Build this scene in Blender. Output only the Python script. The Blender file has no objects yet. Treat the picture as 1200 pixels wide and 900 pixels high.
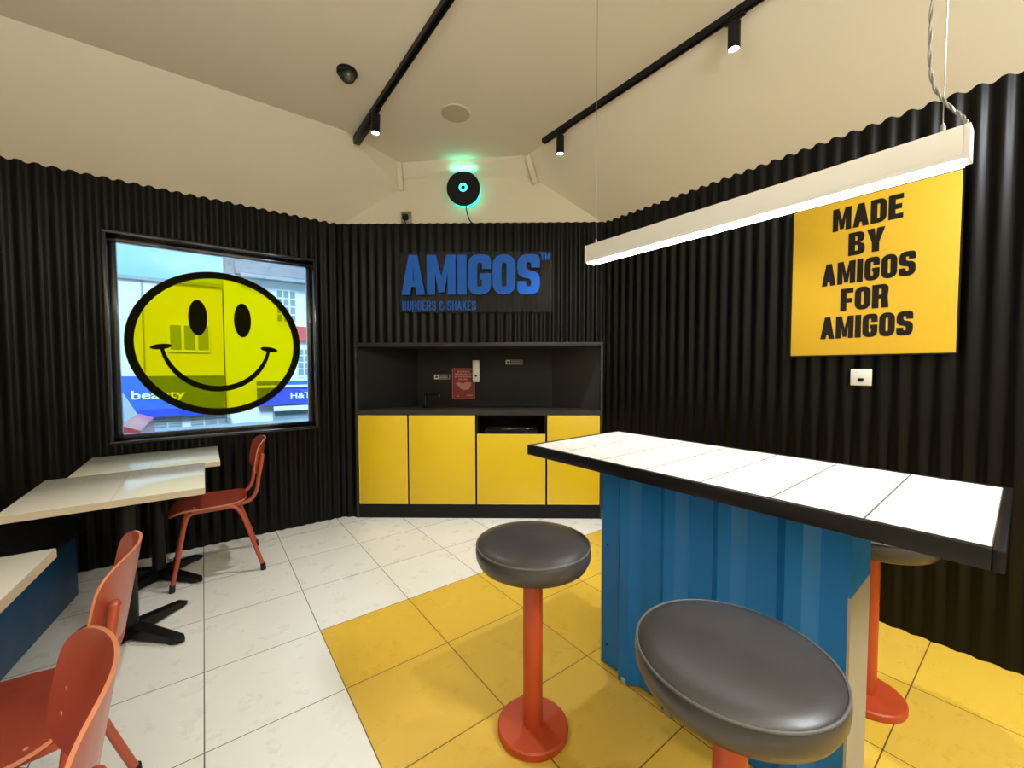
import bpy, bmesh, math, random
from math import sin, cos, pi, radians, sqrt, atan2
from mathutils import Vector, Matrix
random.seed(7)
COL = bpy.context.scene.collection

# ------------------------------------------------------------------ materials
def lin(c):
    return tuple(((v/255)/12.92 if v/255 <= .04045 else ((v/255+.055)/1.055)**2.4) for v in c)

class NT:
    """small helper around a material's node tree"""
    def __init__(s, name):
        s.m = bpy.data.materials.new(name); s.m.use_nodes = True
        s.t = s.m.node_tree; s.t.nodes.clear()
        s.out = s.n('ShaderNodeOutputMaterial')
    def n(s, typ, **kw):
        o = s.t.nodes.new(typ)
        for k, v in kw.items():
            if k in o.inputs.keys(): o.inputs[k].default_value = v
            else: setattr(o, k, v)
        return o
    def l(s, a, b): s.t.links.new(a, b)
    def math(s, op, a, b=None):
        o = s.t.nodes.new('ShaderNodeMath'); o.operation = op
        for i, v in enumerate((a, b)):
            if v is None: continue
            if hasattr(v, 'node'): s.l(v, o.inputs[i])
            else: o.inputs[i].default_value = v
        return o.outputs[0]
    def mix(s, fac, a, b):
        o = s.t.nodes.new('ShaderNodeMix'); o.data_type = 'RGBA'
        for i, v in ((0, fac), (6, a), (7, b)):
            if hasattr(v, 'node'): s.l(v, o.inputs[i])
            elif i == 0: o.inputs[0].default_value = v
            else: o.inputs[i].default_value = (*v, 1)
        return o.outputs[2]

def mat(name, rgb, rough=.5, metal=0., var=0., vscale=6., bump=0., bscale=200., coat=0., spec=.5, stretch=(1, 1, 1)):
    t = NT(name); b = t.n('ShaderNodeBsdfPrincipled')
    b.inputs['Roughness'].default_value = rough; b.inputs['Metallic'].default_value = metal
    b.inputs['Coat Weight'].default_value = coat; b.inputs['Specular IOR Level'].default_value = spec
    b.inputs['Coat Roughness'].default_value = .08
    c = lin(rgb); b.inputs['Base Color'].default_value = (*c, 1)
    if var or bump:
        tc = t.n('ShaderNodeTexCoord'); mp = t.n('ShaderNodeMapping'); mp.inputs['Scale'].default_value = stretch
        t.l(tc.outputs['Object'], mp.inputs['Vector'])
    if var:
        nz = t.n('ShaderNodeTexNoise', Scale=vscale, Detail=5., Roughness=.6); t.l(mp.outputs[0], nz.inputs['Vector'])
        f = t.math('SUBTRACT', nz.outputs['Fac'], .5); f = t.math('MULTIPLY', f, 2*var); f = t.math('ADD', f, .5)
        col = t.mix(f, tuple(x*.55 for x in c), tuple(min(1, x*1.45) for x in c)); t.l(col, b.inputs['Base Color'])
        r = t.math('MULTIPLY_ADD', nz.outputs['Fac'], .25); r.node.inputs[2].default_value = max(.02, rough-.12); t.l(r, b.inputs['Roughness'])
    if bump:
        nb = t.n('ShaderNodeTexNoise', Scale=bscale, Detail=3.); t.l(mp.outputs[0], nb.inputs['Vector'])
        bp = t.n('ShaderNodeBump', Strength=bump, Distance=.002); t.l(nb.outputs['Fac'], bp.inputs['Height']); t.l(bp.outputs[0], b.inputs['Normal'])
    t.l(b.outputs[0], t.out.inputs[0]); return t.m

def emit(name, rgb, strength):
    t = NT(name); e = t.n('ShaderNodeEmission', Strength=strength); e.inputs['Color'].default_value = (*lin(rgb), 1)
    t.l(e.outputs[0], t.out.inputs[0]); return t.m

def film(name, rgb, clear, rough=.4, translucent=.5):
    """coloured see-through film: part clear, part translucent / diffuse"""
    t = NT(name); c = (*lin(rgb), 1)
    a = t.n('ShaderNodeBsdfTransparent'); a.inputs[0].default_value = c
    d = t.n('ShaderNodeBsdfDiffuse'); d.inputs[0].default_value = c
    r = t.n('ShaderNodeBsdfTranslucent'); r.inputs[0].default_value = c
    m1 = t.n('ShaderNodeMixShader'); m1.inputs[0].default_value = translucent; t.l(d.outputs[0], m1.inputs[1]); t.l(r.outputs[0], m1.inputs[2])
    m2 = t.n('ShaderNodeMixShader'); m2.inputs[0].default_value = clear; t.l(m1.outputs[0], m2.inputs[1]); t.l(a.outputs[0], m2.inputs[2])
    t.l(m2.outputs[0], t.out.inputs[0]); return t.m

def clear_mat(name, tint=(1, 1, 1), gloss=.06, rough=.02):
    t = NT(name); a = t.n('ShaderNodeBsdfTransparent'); a.inputs[0].default_value = (*tint, 1)
    g = t.n('ShaderNodeBsdfGlossy'); g.inputs['Roughness'].default_value = rough
    m = t.n('ShaderNodeMixShader'); m.inputs[0].default_value = gloss
    t.l(a.outputs[0], m.inputs[1]); t.l(g.outputs[0], m.inputs[2]); t.l(m.outputs[0], t.out.inputs[0]); return t.m

TS, TX, TY = .4815, -.0304, 2.249       # floor tile size and grid origin
def floor_mat():
    t = NT('floor tiles'); b = t.n('ShaderNodeBsdfPrincipled')
    g = t.n('ShaderNodeNewGeometry'); sp = t.n('ShaderNodeSeparateXYZ'); t.l(g.outputs['Position'], sp.inputs[0])
    def cell(o, off):
        u = t.math('DIVIDE', t.math('SUBTRACT', o, off), TS); f = t.math('FRACT', u)
        return u, t.math('MINIMUM', f, t.math('SUBTRACT', 1., f))
    ux, ex = cell(sp.outputs[0], TX); uy, ey = cell(sp.outputs[1], TY)
    grout = t.math('LESS_THAN', t.math('MINIMUM', ex, ey), .0045)
    yel = t.math('MULTIPLY', t.math('GREATER_THAN', ux, 1.), t.math('LESS_THAN', uy, 0.))
    # per tile shade
    cx = t.n('ShaderNodeCombineXYZ'); t.l(t.math('FLOOR', ux), cx.inputs[0]); t.l(t.math('FLOOR', uy), cx.inputs[1])
    wn = t.n('ShaderNodeTexWhiteNoise'); t.l(cx.outputs[0], wn.inputs['Vector'])
    n1 = t.n('ShaderNodeTexNoise', Scale=2.2, Detail=8., Roughness=.65, Distortion=1.2); t.l(g.outputs['Position'], n1.inputs['Vector'])
    n2 = t.n('ShaderNodeTexNoise', Scale=9., Detail=6., Roughness=.7); t.l(g.outputs['Position'], n2.inputs['Vector'])
    v = t.math('MULTIPLY', t.math('SUBTRACT', n1.outputs['Fac'], .35), 1.1)
    w = t.mix(v, lin((240, 237, 229)), lin((228, 223, 212)))
    y = t.mix(v, lin((224, 183, 64)), lin((216, 173, 57)))
    c = t.mix(yel, w, y)
    c = t.mix(t.math('MULTIPLY', wn.outputs['Value'], .10), c, lin((150, 140, 120)))
    sm = t.math('GREATER_THAN', n2.outputs['Fac'], .66); c = t.mix(t.math('MULTIPLY', sm, .035), c, lin((120, 115, 105)))
    gc = t.mix(yel, lin((96, 92, 86)), lin((92, 66, 22)))
    c = t.mix(grout, c, gc); t.l(c, b.inputs['Base Color'])
    r = t.math('ADD', t.math('MULTIPLY', n2.outputs['Fac'], .18), .20)
    r = t.math('ADD', r, t.math('MULTIPLY', grout, .4)); t.l(r, b.inputs['Roughness'])
    bp = t.n('ShaderNodeBump', Strength=.25, Distance=.002); t.l(t.math('SUBTRACT', 1., grout), bp.inputs['Height']); t.l(bp.outputs[0], b.inputs['Normal'])
    t.l(b.outputs[0], t.out.inputs[0]); return t.m

def tabletop_mat(name, nx, ny, sx, sy, base, dark, line, joint_x, joint_y, rough=.22):
    """board finish with faint stretched grain and thin joints; object coords, sx,sy = size, joints every sx/nx, sy/ny"""
    t = NT(name); b = t.n('ShaderNodeBsdfPrincipled'); tc = t.n('ShaderNodeTexCoord')
    sp = t.n('ShaderNodeSeparateXYZ'); t.l(tc.outputs['Object'], sp.inputs[0])
    def ed(o, n, s, wdt):
        u = t.math('MULTIPLY', t.math('ADD', t.math('DIVIDE', o, s), .5), float(n)); f = t.math('FRACT', u)
        e = t.math('MINIMUM', f, t.math('SUBTRACT', 1., f)); return t.math('LESS_THAN', e, wdt*n/s)
    mp = t.n('ShaderNodeMapping'); mp.inputs['Scale'].default_value = (28, 2.2, 8); t.l(tc.outputs['Object'], mp.inputs[0])
    nz = t.n('ShaderNodeTexNoise', Scale=2.4, Detail=6., Roughness=.65); t.l(mp.outputs[0], nz.inputs['Vector'])
    c = t.mix(t.math('MULTIPLY', nz.outputs['Fac'], .55), lin(base), lin(dark))
    c = t.mix(t.math('MULTIPLY', ed(sp.outputs[0], nx, sx, joint_x), .35), c, lin(line))
    c = t.mix(t.math('MULTIPLY', ed(sp.outputs[1], ny, sy, joint_y), .9), c, lin(line))
    t.l(c, b.inputs['Base Color'])
    r = t.math('ADD', t.math('MULTIPLY', nz.outputs['Fac'], .15), rough-.07); t.l(r, b.inputs['Roughness'])
    t.l(b.outputs[0], t.out.inputs[0]); return t.m

M = dict(
    floor=floor_mat(),
    plaster=mat('plaster', (217, 206, 184), .85, var=.04, vscale=1.3, bump=.15, bscale=90),
    plaster_w=mat('painted timber', (214, 203, 176), .6, bump=.1),
    sheet=mat('black corrugated sheet', (6, 5, 5), .34, var=.1, vscale=3, stretch=(8, 8, .6), spec=.2),
    black=mat('black metal', (9, 9, 10), .45, var=.1, spec=.3),
    blackg=mat('black satin frame', (10, 12, 20), .12, spec=.6, coat=.2),
    blackm=mat('black matt', (9, 9, 10), .7, bump=.1, spec=.3),
    edge=mat('black edging', (11, 10, 11), .4, bump=.1, bscale=80, spec=.35),
    orange=mat('orange paint', (186, 72, 34), .38, var=.12, vscale=12, bump=.06, bscale=60),
    red_ply=mat('red stained plywood', (164, 68, 50), .33, var=.16, vscale=5, stretch=(1, 8, 1), coat=.25),
    orange_tube=mat('orange tube paint', (172, 76, 50), .36, var=.08),
    ply_edge=mat('pale plywood edge', (206, 128, 92), .5, var=.15, vscale=30),
    rubber=mat('black rubber', (16, 16, 16), .8, bump=.2),
    leather=mat('dark grey leatherette', (64, 60, 59), .33, var=.02, vscale=20, bump=.12, bscale=420),
    piping=mat('grey piping', (92, 90, 88), .5, bump=.2),
    blue=mat('blue container paint', (14, 116, 202), .36, var=.08, vscale=7, stretch=(1, 1, .4), bump=.05, bscale=60, spec=.32),
    steel=mat('galvanised steel', (170, 170, 168), .5, metal=.35, var=.2, vscale=30),
    yellow=mat('yellow laminate', (226, 190, 18), .42, bump=.06),
    yedge=mat('pale yellow edge band', (236, 204, 96), .5, bump=.05),
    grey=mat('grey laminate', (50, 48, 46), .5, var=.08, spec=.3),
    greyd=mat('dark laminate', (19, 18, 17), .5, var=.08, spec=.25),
    poster=mat('poster yellow', (236, 178, 40), .45, var=.03, vscale=3),
    ink=mat('black ink', (20, 15, 13), .55, bump=.05, spec=.25),
    signblue=mat('sign blue', (14, 96, 205), .45, bump=.05, spec=.3),
    signdeep=mat('sign return blue', (14, 34, 84), .5, bump=.05),
    white=mat('white powder coat', (238, 237, 236), .4, bump=.05),
    whitep=mat('white plastic', (214, 210, 200), .4, bump=.05),
    lampw=emit('strip diffuser', (246, 250, 255), 10.5),
    spotw=emit('spot lens', (255, 246, 230), 22),
    teal=emit('teal led', (70, 235, 205), 2.2),
    green=emit('green led ring', (60, 245, 195), 1.6),
    glass=clear_mat('window glass', (.97, .99, 1.), .03),
    acrylic=clear_mat('smoked acrylic', (.62, .6, .58), .018, .25),
    smile_y=film('yellow film', (255, 236, 30), .86, translucent=.6),
    smile_k=film('dark film', (58, 54, 18), .55, translucent=.4),
    wire=mat('steel wire', (150, 148, 142), .35, metal=.8, bump=.05),
    flex=mat('clear flex', (140, 136, 126), .25, bump=.3, bscale=300, coat=.6),
    bench=mat('navy base board', (26, 80, 128), .42, var=.1),
    cushion=mat('black vinyl', (18, 20, 26), .3, bump=.3, bscale=300, coat=.2),
    wooda=tabletop_mat('pale board top', 2, 1, .68, .68, (230, 225, 214), (220, 214, 203), (120, 112, 104), .0012, .0001, .15),
    woodedge=mat('pale board edge', (203, 186, 160), .5, var=.12, vscale=8, stretch=(1, 1, 8)),
    bartop=tabletop_mat('white plank tile top', 2, 7, .644, 1.399, (238, 234, 226), (232, 228, 219), (66, 60, 54), .0010, .0022, .28),
    leaflet=mat('red leaflet', (124, 30, 28), .5, var=.2, vscale=14),
    leafpale=mat('pale print', (176, 120, 104), .6, bump=.05),
    grille=mat('speaker grille', (186, 172, 146), .6, bump=.6, bscale=500),
    chrome=mat('satin socket plate', (150, 142, 126), .35, metal=.6, bump=.05),
    lens=mat('lens', (60, 58, 58), .1, bump=.02, coat=.6),
    ex_white=mat('white render', (226, 224, 220), .8, var=.06, vscale=.8),
    ex_cream=mat('cream render', (216, 206, 194), .8, var=.06, vscale=.8),
    ex_brick=mat('grey slate', (120, 116, 124), .8, var=.5, vscale=5),
    ex_blue=mat('shop fascia blue', (20, 92, 200), .5, bump=.05),
    ex_blue2=mat('shop fascia deep blue', (8, 62, 190), .5, bump=.05),
    ex_grey=mat('grey stone', (140, 150, 158), .8, var=.2),
    ex_road=mat('asphalt', (92, 92, 92), .9, var=.2, vscale=2),
    ex_pane=mat('dark window pane', (120, 140, 150), .1, bump=.02),
    ex_letter=mat('white sign letters', (240, 240, 236), .5, bump=.02),
    ex_red=mat('red car paint', (206, 60, 66), .35, bump=.02, coat=.5),
)

# ------------------------------------------------------------------ mesh builder
class MB:
    def __init__(s): s.bm = bmesh.new(); s.mats = []
    def _mi(s, m):
        if m is None: return 0
        if m not in s.mats: s.mats.append(m)
        return s.mats.index(m)
    def faces(s, verts, faces, m=None):
        vs = [s.bm.verts.new(v) for v in verts]; mi = s._mi(m)
        for f in faces:
            try:
                fc = s.bm.faces.new([vs[i] for i in f]); fc.material_index = mi
            except ValueError: pass
        return vs
    def box(s, x0, x1, y0, y1, z0, z1, m=None, bev=0., mtx=None):
        b = bmesh.new(); bmesh.ops.create_cube(b, size=1.)
        for v in b.verts: v.co = Vector(((x0+x1)/2+v.co.x*(x1-x0), (y0+y1)/2+v.co.y*(y1-y0), (z0+z1)/2+v.co.z*(z1-z0)))
        if bev: bmesh.ops.bevel(b, geom=list(b.edges), offset=bev, segments=2, affect='EDGES', profile=.5)
        if mtx is not None: bmesh.ops.transform(b, matrix=mtx, verts=b.verts)
        s.merge(b, m); return s
    def merge(s, b, m=None):
        b.verts.index_update()
        s.faces([v.co.copy() for v in b.verts], [[v.index for v in f.verts] for f in b.faces], m); b.free()
    def lathe(s, prof, cx=0, cy=0, n=40, m=None, mtx=None, caps=True):
        vs = []; fs = []
        for r, z in prof:
            for k in range(n):
                a = 2*pi*k/n; p = Vector((r*cos(a), r*sin(a), z)); p = (mtx @ p) if mtx is not None else p+Vector((cx, cy, 0)); vs.append(p)
        for i in range(len(prof)-1):
            for k in range(n): fs.append((i*n+k, i*n+(k+1) % n, (i+1)*n+(k+1) % n, (i+1)*n+k))
        if caps:
            fs.append(tuple(range(n))[::-1]); fs.append(tuple((len(prof)-1)*n+k for k in range(n)))
        s.faces(vs, fs, m); return s
    def tube(s, pts, r, n=12, m=None, smooth=0, caps=True):
        P = [Vector(p) for p in pts]
        if smooth: P = catmull(P, smooth)
        rs = r if isinstance(r, (list, tuple)) else [r]*len(P)
        if len(rs) != len(P): rs = [rs[0]+(rs[-1]-rs[0])*i/(len(P)-1) for i in range(len(P))]
        T = [(P[min(i+1, len(P)-1)]-P[max(i-1, 0)]).normalized() for i in range(len(P))]
        ref = Vector((0, 0, 1)) if abs(T[0].z) < .9 else Vector((1, 0, 0))
        u = T[0].cross(ref).normalized(); vs = []; fs = []
        for i, p in enumerate(P):
            u = (u-T[i]*u.dot(T[i])).normalized(); v = T[i].cross(u)
            for k in range(n):
                a = 2*pi*k/n; vs.append(p+(u*cos(a)+v*sin(a))*rs[i])
        for i in range(len(P)-1):
            for k in range(n): fs.append((i*n+k, i*n+(k+1) % n, (i+1)*n+(k+1) % n, (i+1)*n+k))
        if caps:
            fs.append(tuple(range(n))[::-1]); fs.append(tuple((len(P)-1)*n+k for k in range(n)))
        s.faces(vs, fs, m); return s
    def prism(s, poly, z0, z1, m=None, axis='z', mtx=None):
        """extrude a 2-D polygon; axis z: (x,y); axis y: (x,z); axis x: (y,z)"""
        def P(a, b, c): return Vector({'z': (a, b, c), 'y': (a, c, b), 'x': (c, a, b)}[axis])
        n = len(poly); vs = [P(a, b, z0) for a, b in poly]+[P(a, b, z1) for a, b in poly]
        if mtx is not None: vs = [mtx @ v for v in vs]
        s.faces(vs, [tuple(range(n))[::-1], tuple(range(n, 2*n))]+[(i, (i+1) % n, n+(i+1) % n, n+i) for i in range(n)], m); return s
    def slab(s, top, bot, rings=7, seg=56, ex=4., m=None, medge=None):
        """superellipse disc (a,b in -1..1) mapped to two surfaces, joined round the rim"""
        def ring(k):
            q = k/rings; o = []
            for j in range(seg):
                a = 2*pi*j/seg; c, d = cos(a), sin(a); r = (abs(c)**ex+abs(d)**ex)**(-1/ex); o.append((q*r*c, q*r*d))
            return o
        vs = []; fs = []; fe = []
        for fn in (top, bot):
            vs.append(Vector(fn(0, 0)))
            for k in range(1, rings+1): vs += [Vector(fn(*ab)) for ab in ring(k)]
        half = 1+rings*seg
        for h in (0, half):
            fl = (lambda t: t) if h == 0 else (lambda t: t[::-1])
            for j in range(seg): fs.append(fl((h, h+1+j, h+1+(j+1) % seg)))
            for k in range(rings-1):
                a = h+1+k*seg; b = a+seg
                for j in range(seg): fs.append(fl((a+j, b+j, b+(j+1) % seg, a+(j+1) % seg)))
        a = 1+(rings-1)*seg; b = half+a
        for j in range(seg): fe.append((a+j, b+j, b+(j+1) % seg, a+(j+1) % seg))
        vv = s.faces(vs, fs, m)
        mi = s._mi(medge if medge else m)
        for f in fe:
            fc = s.bm.faces.new([vv[i] for i in f]); fc.material_index = mi
        return s
    def build(s, name, m=None, parent=None, loc=None, rotz=0., smooth=35, recalc=True):
        if recalc: bmesh.ops.recalc_face_normals(s.bm, faces=s.bm.faces)
        me = bpy.data.meshes.new(name); s.bm.to_mesh(me); s.bm.free()
        for q in (s.mats or [m]): me.materials.append(q)
        if smooth:
            me.polygons.foreach_set('use_smooth', [True]*len(me.polygons)); me.set_sharp_from_angle(angle=radians(smooth))
        o = bpy.data.objects.new(name, me); COL.objects.link(o)
        if parent: o.parent = parent
        if loc: o.location = loc
        if rotz: o.rotation_euler = (0, 0, rotz)
        return o

def catmull(P, n):
    out = []; Q = [P[0]*2-P[1]]+P+[P[-1]*2-P[-2]]
    for i in range(1, len(Q)-2):
        a, b, c, d = Q[i-1:i+3]
        for k in range(n):
            t = k/n
            out.append(.5*((2*b)+(c-a)*t+(2*a-5*b+4*c-d)*t*t+(3*b-a-3*c+d)*t**3))
    out.append(P[-1]); return out

def tag(o, label=None, cat=None, group=None, kind=None):
    if label: o['label'] = label
    if cat: o['category'] = cat
    if group: o['group'] = group
    if kind: o['kind'] = kind
    return o
def thing(name, label, cat, loc=(0, 0, 0), rotz=0., group=None, kind=None):
    o = bpy.data.objects.new(name, None); COL.objects.link(o); o.location = loc; o.rotation_euler = (0, 0, rotz)
    o.empty_display_size = .05
    return tag(o, label, cat, group, kind)
def copy_tree(o, parent=None):
    c = o.copy(); COL.objects.link(c)
    if parent: c.parent = parent
    for ch in list(o.children): copy_tree(ch, c)
    return c

# ------------------------------------------------------------------ lettering (own block alphabet)
def rrect(x0, y0, x1, y1, r, n=6, corners='1111'):
    """corners: bl br tr tl"""
    out = []
    for k, (cx, cy, a0) in enumerate(((x0+r, y0+r, pi), (x1-r, y0+r, 1.5*pi), (x1-r, y1-r, 0), (x0+r, y1-r, .5*pi))):
        if corners[k] == '1':
            out += [(cx+r*cos(a0+pi/2*i/n), cy+r*sin(a0+pi/2*i/n)) for i in range(n+1)]
        else: out.append(((x0, y0), (x1, y0), (x1, y1), (x0, y1))[k])
    return out
def roundpath(pts, r, n=6):
    out = [pts[0]]
    for a, b, c in zip(pts, pts[1:], pts[2:]):
        A, B, C_ = Vector(a), Vector(b), Vector(c); u = (A-B); v = (C_-B); d = min(r, u.length*.5, v.length*.5)
        p, q = B+u.normalized()*d, B+v.normalized()*d
        for i in range(n+1):
            t = i/n; out.append(tuple(p*(1-t)**2+B*2*t*(1-t)+q*t*t))
    out.append(pts[-1]); return out
def rclosed(pts, n=6):
    """closed outline of (x, y, corner radius)"""
    out = []; N = len(pts)
    for i in range(N):
        a, b, c = (Vector(pts[(i+k) % N][:2]) for k in (-1, 0, 1)); r = pts[i][2]
        if r <= 0: out.append(tuple(b)); continue
        u = a-b; v = c-b; d = min(r, u.length*.5, v.length*.5); p, q = b+u.normalized()*d, b+v.normalized()*d
        for k in range(n+1):
            t = k/n; out.append(tuple(p*(1-t)**2+b*1.9*t*(1-t)+(p+q)*.1*t*(1-t)*.5+q*t**2))
    return out
def stroke(pts, t):
    P = [Vector(p) for p in pts]; P = [p for i, p in enumerate(P) if i == 0 or (p-P[i-1]).length > 1e-5]
    L, R = [], []
    for i, p in enumerate(P):
        d0 = (p-P[i-1]).normalized() if i else None; d1 = (P[i+1]-p).normalized() if i < len(P)-1 else None
        d = (d0+d1).normalized() if d0 and d1 else (d0 or d1); n = Vector((-d.y, d.x))
        k = 1/max(.5, n.dot(Vector((-(d0 or d1).y, (d0 or d1).x))))
        L.append(tuple(p+n*t/2*k)); R.append(tuple(p-n*t/2*k))
    return L+R[::-1]
def glyph(ch, t, W):
    """outlines (even-odd) of a block capital, height 1; returns width, outlines"""
    r = min(.26, W*.45); h = t/2
    if ch == 'I': return t, [[(0, 0), (t, 0), (t, 1), (0, 1)]]
    if ch == 'O': return W, [rrect(0, 0, W, 1, r), rrect(t, t*.85, W-t, 1-t*.85, max(.02, min(r-t*.6, (W-2*t)*.49)))]
    if ch == 'D': return W, [rrect(0, 0, W, 1, r, corners='0110'), rrect(t, t*.8, W-t, 1-t*.8, max(.02, min(r-t*.6, (W-2*t)*.49)), corners='0110')]
    if ch == 'E':
        e = t*.82; return W*.88, [[(0, 0), (W*.88, 0), (W*.88, e), (t, e), (t, .5-e*.5), (W*.8, .5-e*.5), (W*.8, .5+e*.5), (t, .5+e*.5), (t, 1-e), (W*.88, 1-e), (W*.88, 1), (0, 1)]]
    if ch == 'F':
        e = t*.82; return W*.86, [[(0, 0), (t, 0), (t, .46-e*.5), (W*.78, .46-e*.5), (W*.78, .46+e*.5), (t, .46+e*.5), (t, 1-e), (W*.86, 1-e), (W*.86, 1), (0, 1)]]
    if ch == 'A':
        w = W*1.06; c = w/2; k = t*.62; s_ = lambda y, side: (c-k*.75)*(y) if side < 0 else 0
        sl = (c-k*.8)  # outer x at top
        def ox(y): return sl*y
        def ix(y): return t*1.0+(c-t*1.0)*min(1, y/.80)
        return w, [[(0, 0), (t*.98, 0), (t*.98+.035, .2), (w-t*.98-.035, .2), (w-t*.98, 0), (w, 0), (w-sl, 1), (sl, 1)],
                   [(t*.98+.075, .2+t*.62), (w-t*.98-.075, .2+t*.62), (c, .82)]]
    if ch == 'M':
        w = W*1.28; c = w/2; k = t*.92
        return w, [[(0, 0), (k, 0), (k, .56), (c-k*.36, .06), (c+k*.36, .06), (w-k, .56), (w-k, 0), (w, 0), (w, 1), (w-k*1.12, 1), (c, .45), (k*1.12, 1), (0, 1)]]
    if ch == 'Y':
        w = W*1.05; c = w/2
        return w, [[(c-h, 0), (c+h, 0), (c+h, .40), (w, 1), (w-t*1.08, 1), (c, .60), (t*1.08, 1), (0, 1), (c-h, .40)]]
    e = t*.84; q = max(.03, r-t*.6)
    if ch == 'G':
        return W, [rclosed([(W, .64, 0), (W, 1, r), (0, 1, r), (0, 0, r), (W, 0, r), (W, .53, 0), (W*.5, .53, 0), (W*.5, .53-e*.75, 0), (W-t, .53-e*.75, 0), (W-t, e, q), (t, e, q), (t, 1-e, q), (W-t, 1-e, q), (W-t, .64, 0)])]
    if ch == 'S':
        k = e*.42
        return W, [rclosed([(W, .67, 0), (W, 1, r), (0, 1, r), (0, .535-k, r*.8), (W-t, .465-k, q*1.2), (W-t, e, q), (t, e, q), (t, .33, 0), (0, .33, 0), (0, 0, r), (W, 0, r), (W, .465+k, r*.8), (t, .535+k, q*1.2), (t, 1-e, q), (W-t, 1-e, q), (W-t, .67, 0)])]
    if ch == 'B':
        w = W; m_ = .52
        o = [(0, 0)]+rrect(0, 0, w, m_, min(.2, r), corners='0110')[1:-1]+rrect(0, m_-.0, w*.97, 1, min(.2, r), corners='0110')[1:-1]+[(0, 1)]
        e = t*.75
        return w, [o, rrect(t, e, w-t, m_-e*.45, .05, corners='0110'), rrect(t, m_+e*.45, w*.96-t, 1-e, .05, corners='0110')]
    if ch in 'RP':
        w = W; m_ = .42; e = t*.75
        if ch == 'R':
            o = [(0, 0), (t, 0), (t, m_-.02), (w-t*1.05, m_-.02) if w-t*1.05 > t else (t+.01, m_-.02), (w-t*.98, 0), (w+.01, 0), (w-.03, m_+.02)]
        else: o = [(0, 0), (t, 0), (t, m_)]
        o += rrect(0, m_, w, 1, min(.2, r), corners='0010')[2:-1]+[(0, 1)]
        return w, [o, rrect(t, m_+e*.5+.05, w-t, 1-e, .05, corners='0110')]
    if ch == 'U':
        return W, [rclosed([(0, 1, 0), (0, 0, r), (W, 0, r), (W, 1, 0), (W-t, 1, 0), (W-t, e, q), (t, e, q), (t, 1, 0)])]
    if ch == 'H':
        e = t*.45; return W, [[(0, 0), (t, 0), (t, .5-e), (W-t, .5-e), (W-t, 0), (W, 0), (W, 1), (W-t, 1), (W-t, .5+e), (t, .5+e), (t, 1), (0, 1)]]
    if ch == 'K':
        return W, [[(0, 0), (t, 0), (t, .36), (t*1.35, .44), (W-t*.95, 0), (W+.04, 0), (W*.62, .58), (W+.02, 1), (W-t, 1), (t, .60), (t, 1), (0, 1)]]
    if ch == 'T':
        e = t*.85; c = W/2; return W, [[(c-h, 0), (c+h, 0), (c+h, 1-e), (W, 1-e), (W, 1), (0, 1), (0, 1-e), (c-h, 1-e)]]
    if ch == '&':
        p = roundpath([(W*1.0, .45), (W*.98, h), (h, h), (h, .50), (W*.72, .60), (W*.72, 1-h), (h*1.3, 1-h), (h*1.2, .62)], .14); return W*1.05, [stroke(p, t*.85)]
    return W*.5, []
def letters(words, t, W, gap, space=.3):
    x = 0; out = []
    for ch in words:
        if ch == ' ': x += space; continue
        w, pl = glyph(ch, t, W); out += [[(a+x, b) for a, b in p] for p in pl]; x += w+gap
    return x-gap, out
def outlines_mesh(outs, depth):
    """even-odd filled, extruded flat shapes in the XZ plane (front faces -Y)"""
    cu = bpy.data.curves.new('glyphs', 'CURVE'); cu.dimensions = '2D'; cu.fill_mode = 'BOTH'; cu.extrude = depth/2
    for p in outs:
        sp = cu.splines.new('POLY'); sp.points.add(len(p)-1); sp.use_cyclic_u = True
        for q, (a, b) in zip(sp.points, p): q.co = (a, b, 0, 1)
    ob = bpy.data.objects.new('glyphs', cu); COL.objects.link(ob)
    me = bpy.data.meshes.new_from_object(ob.evaluated_get(bpy.context.evaluated_depsgraph_get()))
    bpy.data.objects.remove(ob); bpy.data.curves.remove(cu)
    me.transform(Matrix.Rotation(pi/2, 4, 'X')); return me
def lettering(name, rows, depth, m, parent, y):
    """rows: list of (text, x0, x1, z0, z1, t, W, gap)"""
    outs = []
    for text, x0, x1, z0, z1, t, W, gap in rows:
        w, pl = letters(text, t, W, gap)
        outs += [[(x0+a*(x1-x0)/w, z0+b*(z1-z0)) for a, b in p] for p in pl]
    me = outlines_mesh(outs, depth); me.name = name; me.materials.clear(); me.materials.append(m)
    o = bpy.data.objects.new(name, me); COL.objects.link(o); o.parent = parent; o.location = (0, y, 0); return o
def font_text(name, body, size, x, z, y, m, parent, depth=.004, width=None):
    cu = bpy.data.curves.new(name, 'FONT'); cu.body = body; cu.size = size; cu.extrude = depth/2; cu.offset = size*.012
    ob = bpy.data.objects.new(name, cu); COL.objects.link(ob)
    me = bpy.data.meshes.new_from_object(ob.evaluated_get(bpy.context.evaluated_depsgraph_get()))
    bpy.data.objects.remove(ob); bpy.data.curves.remove(cu)
    me.transform(Matrix.Rotation(pi/2, 4, 'X'))
    if width:
        xs = [v.co.x for v in me.vertices]; k = width/(max(xs)-min(xs)); me.transform(Matrix.Diagonal((k, 1, 1, 1)))
    me.materials.clear(); me.materials.append(m)
    o = bpy.data.objects.new(name, me); COL.objects.link(o); o.parent = parent; o.location = (x, y, z); return o

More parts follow.
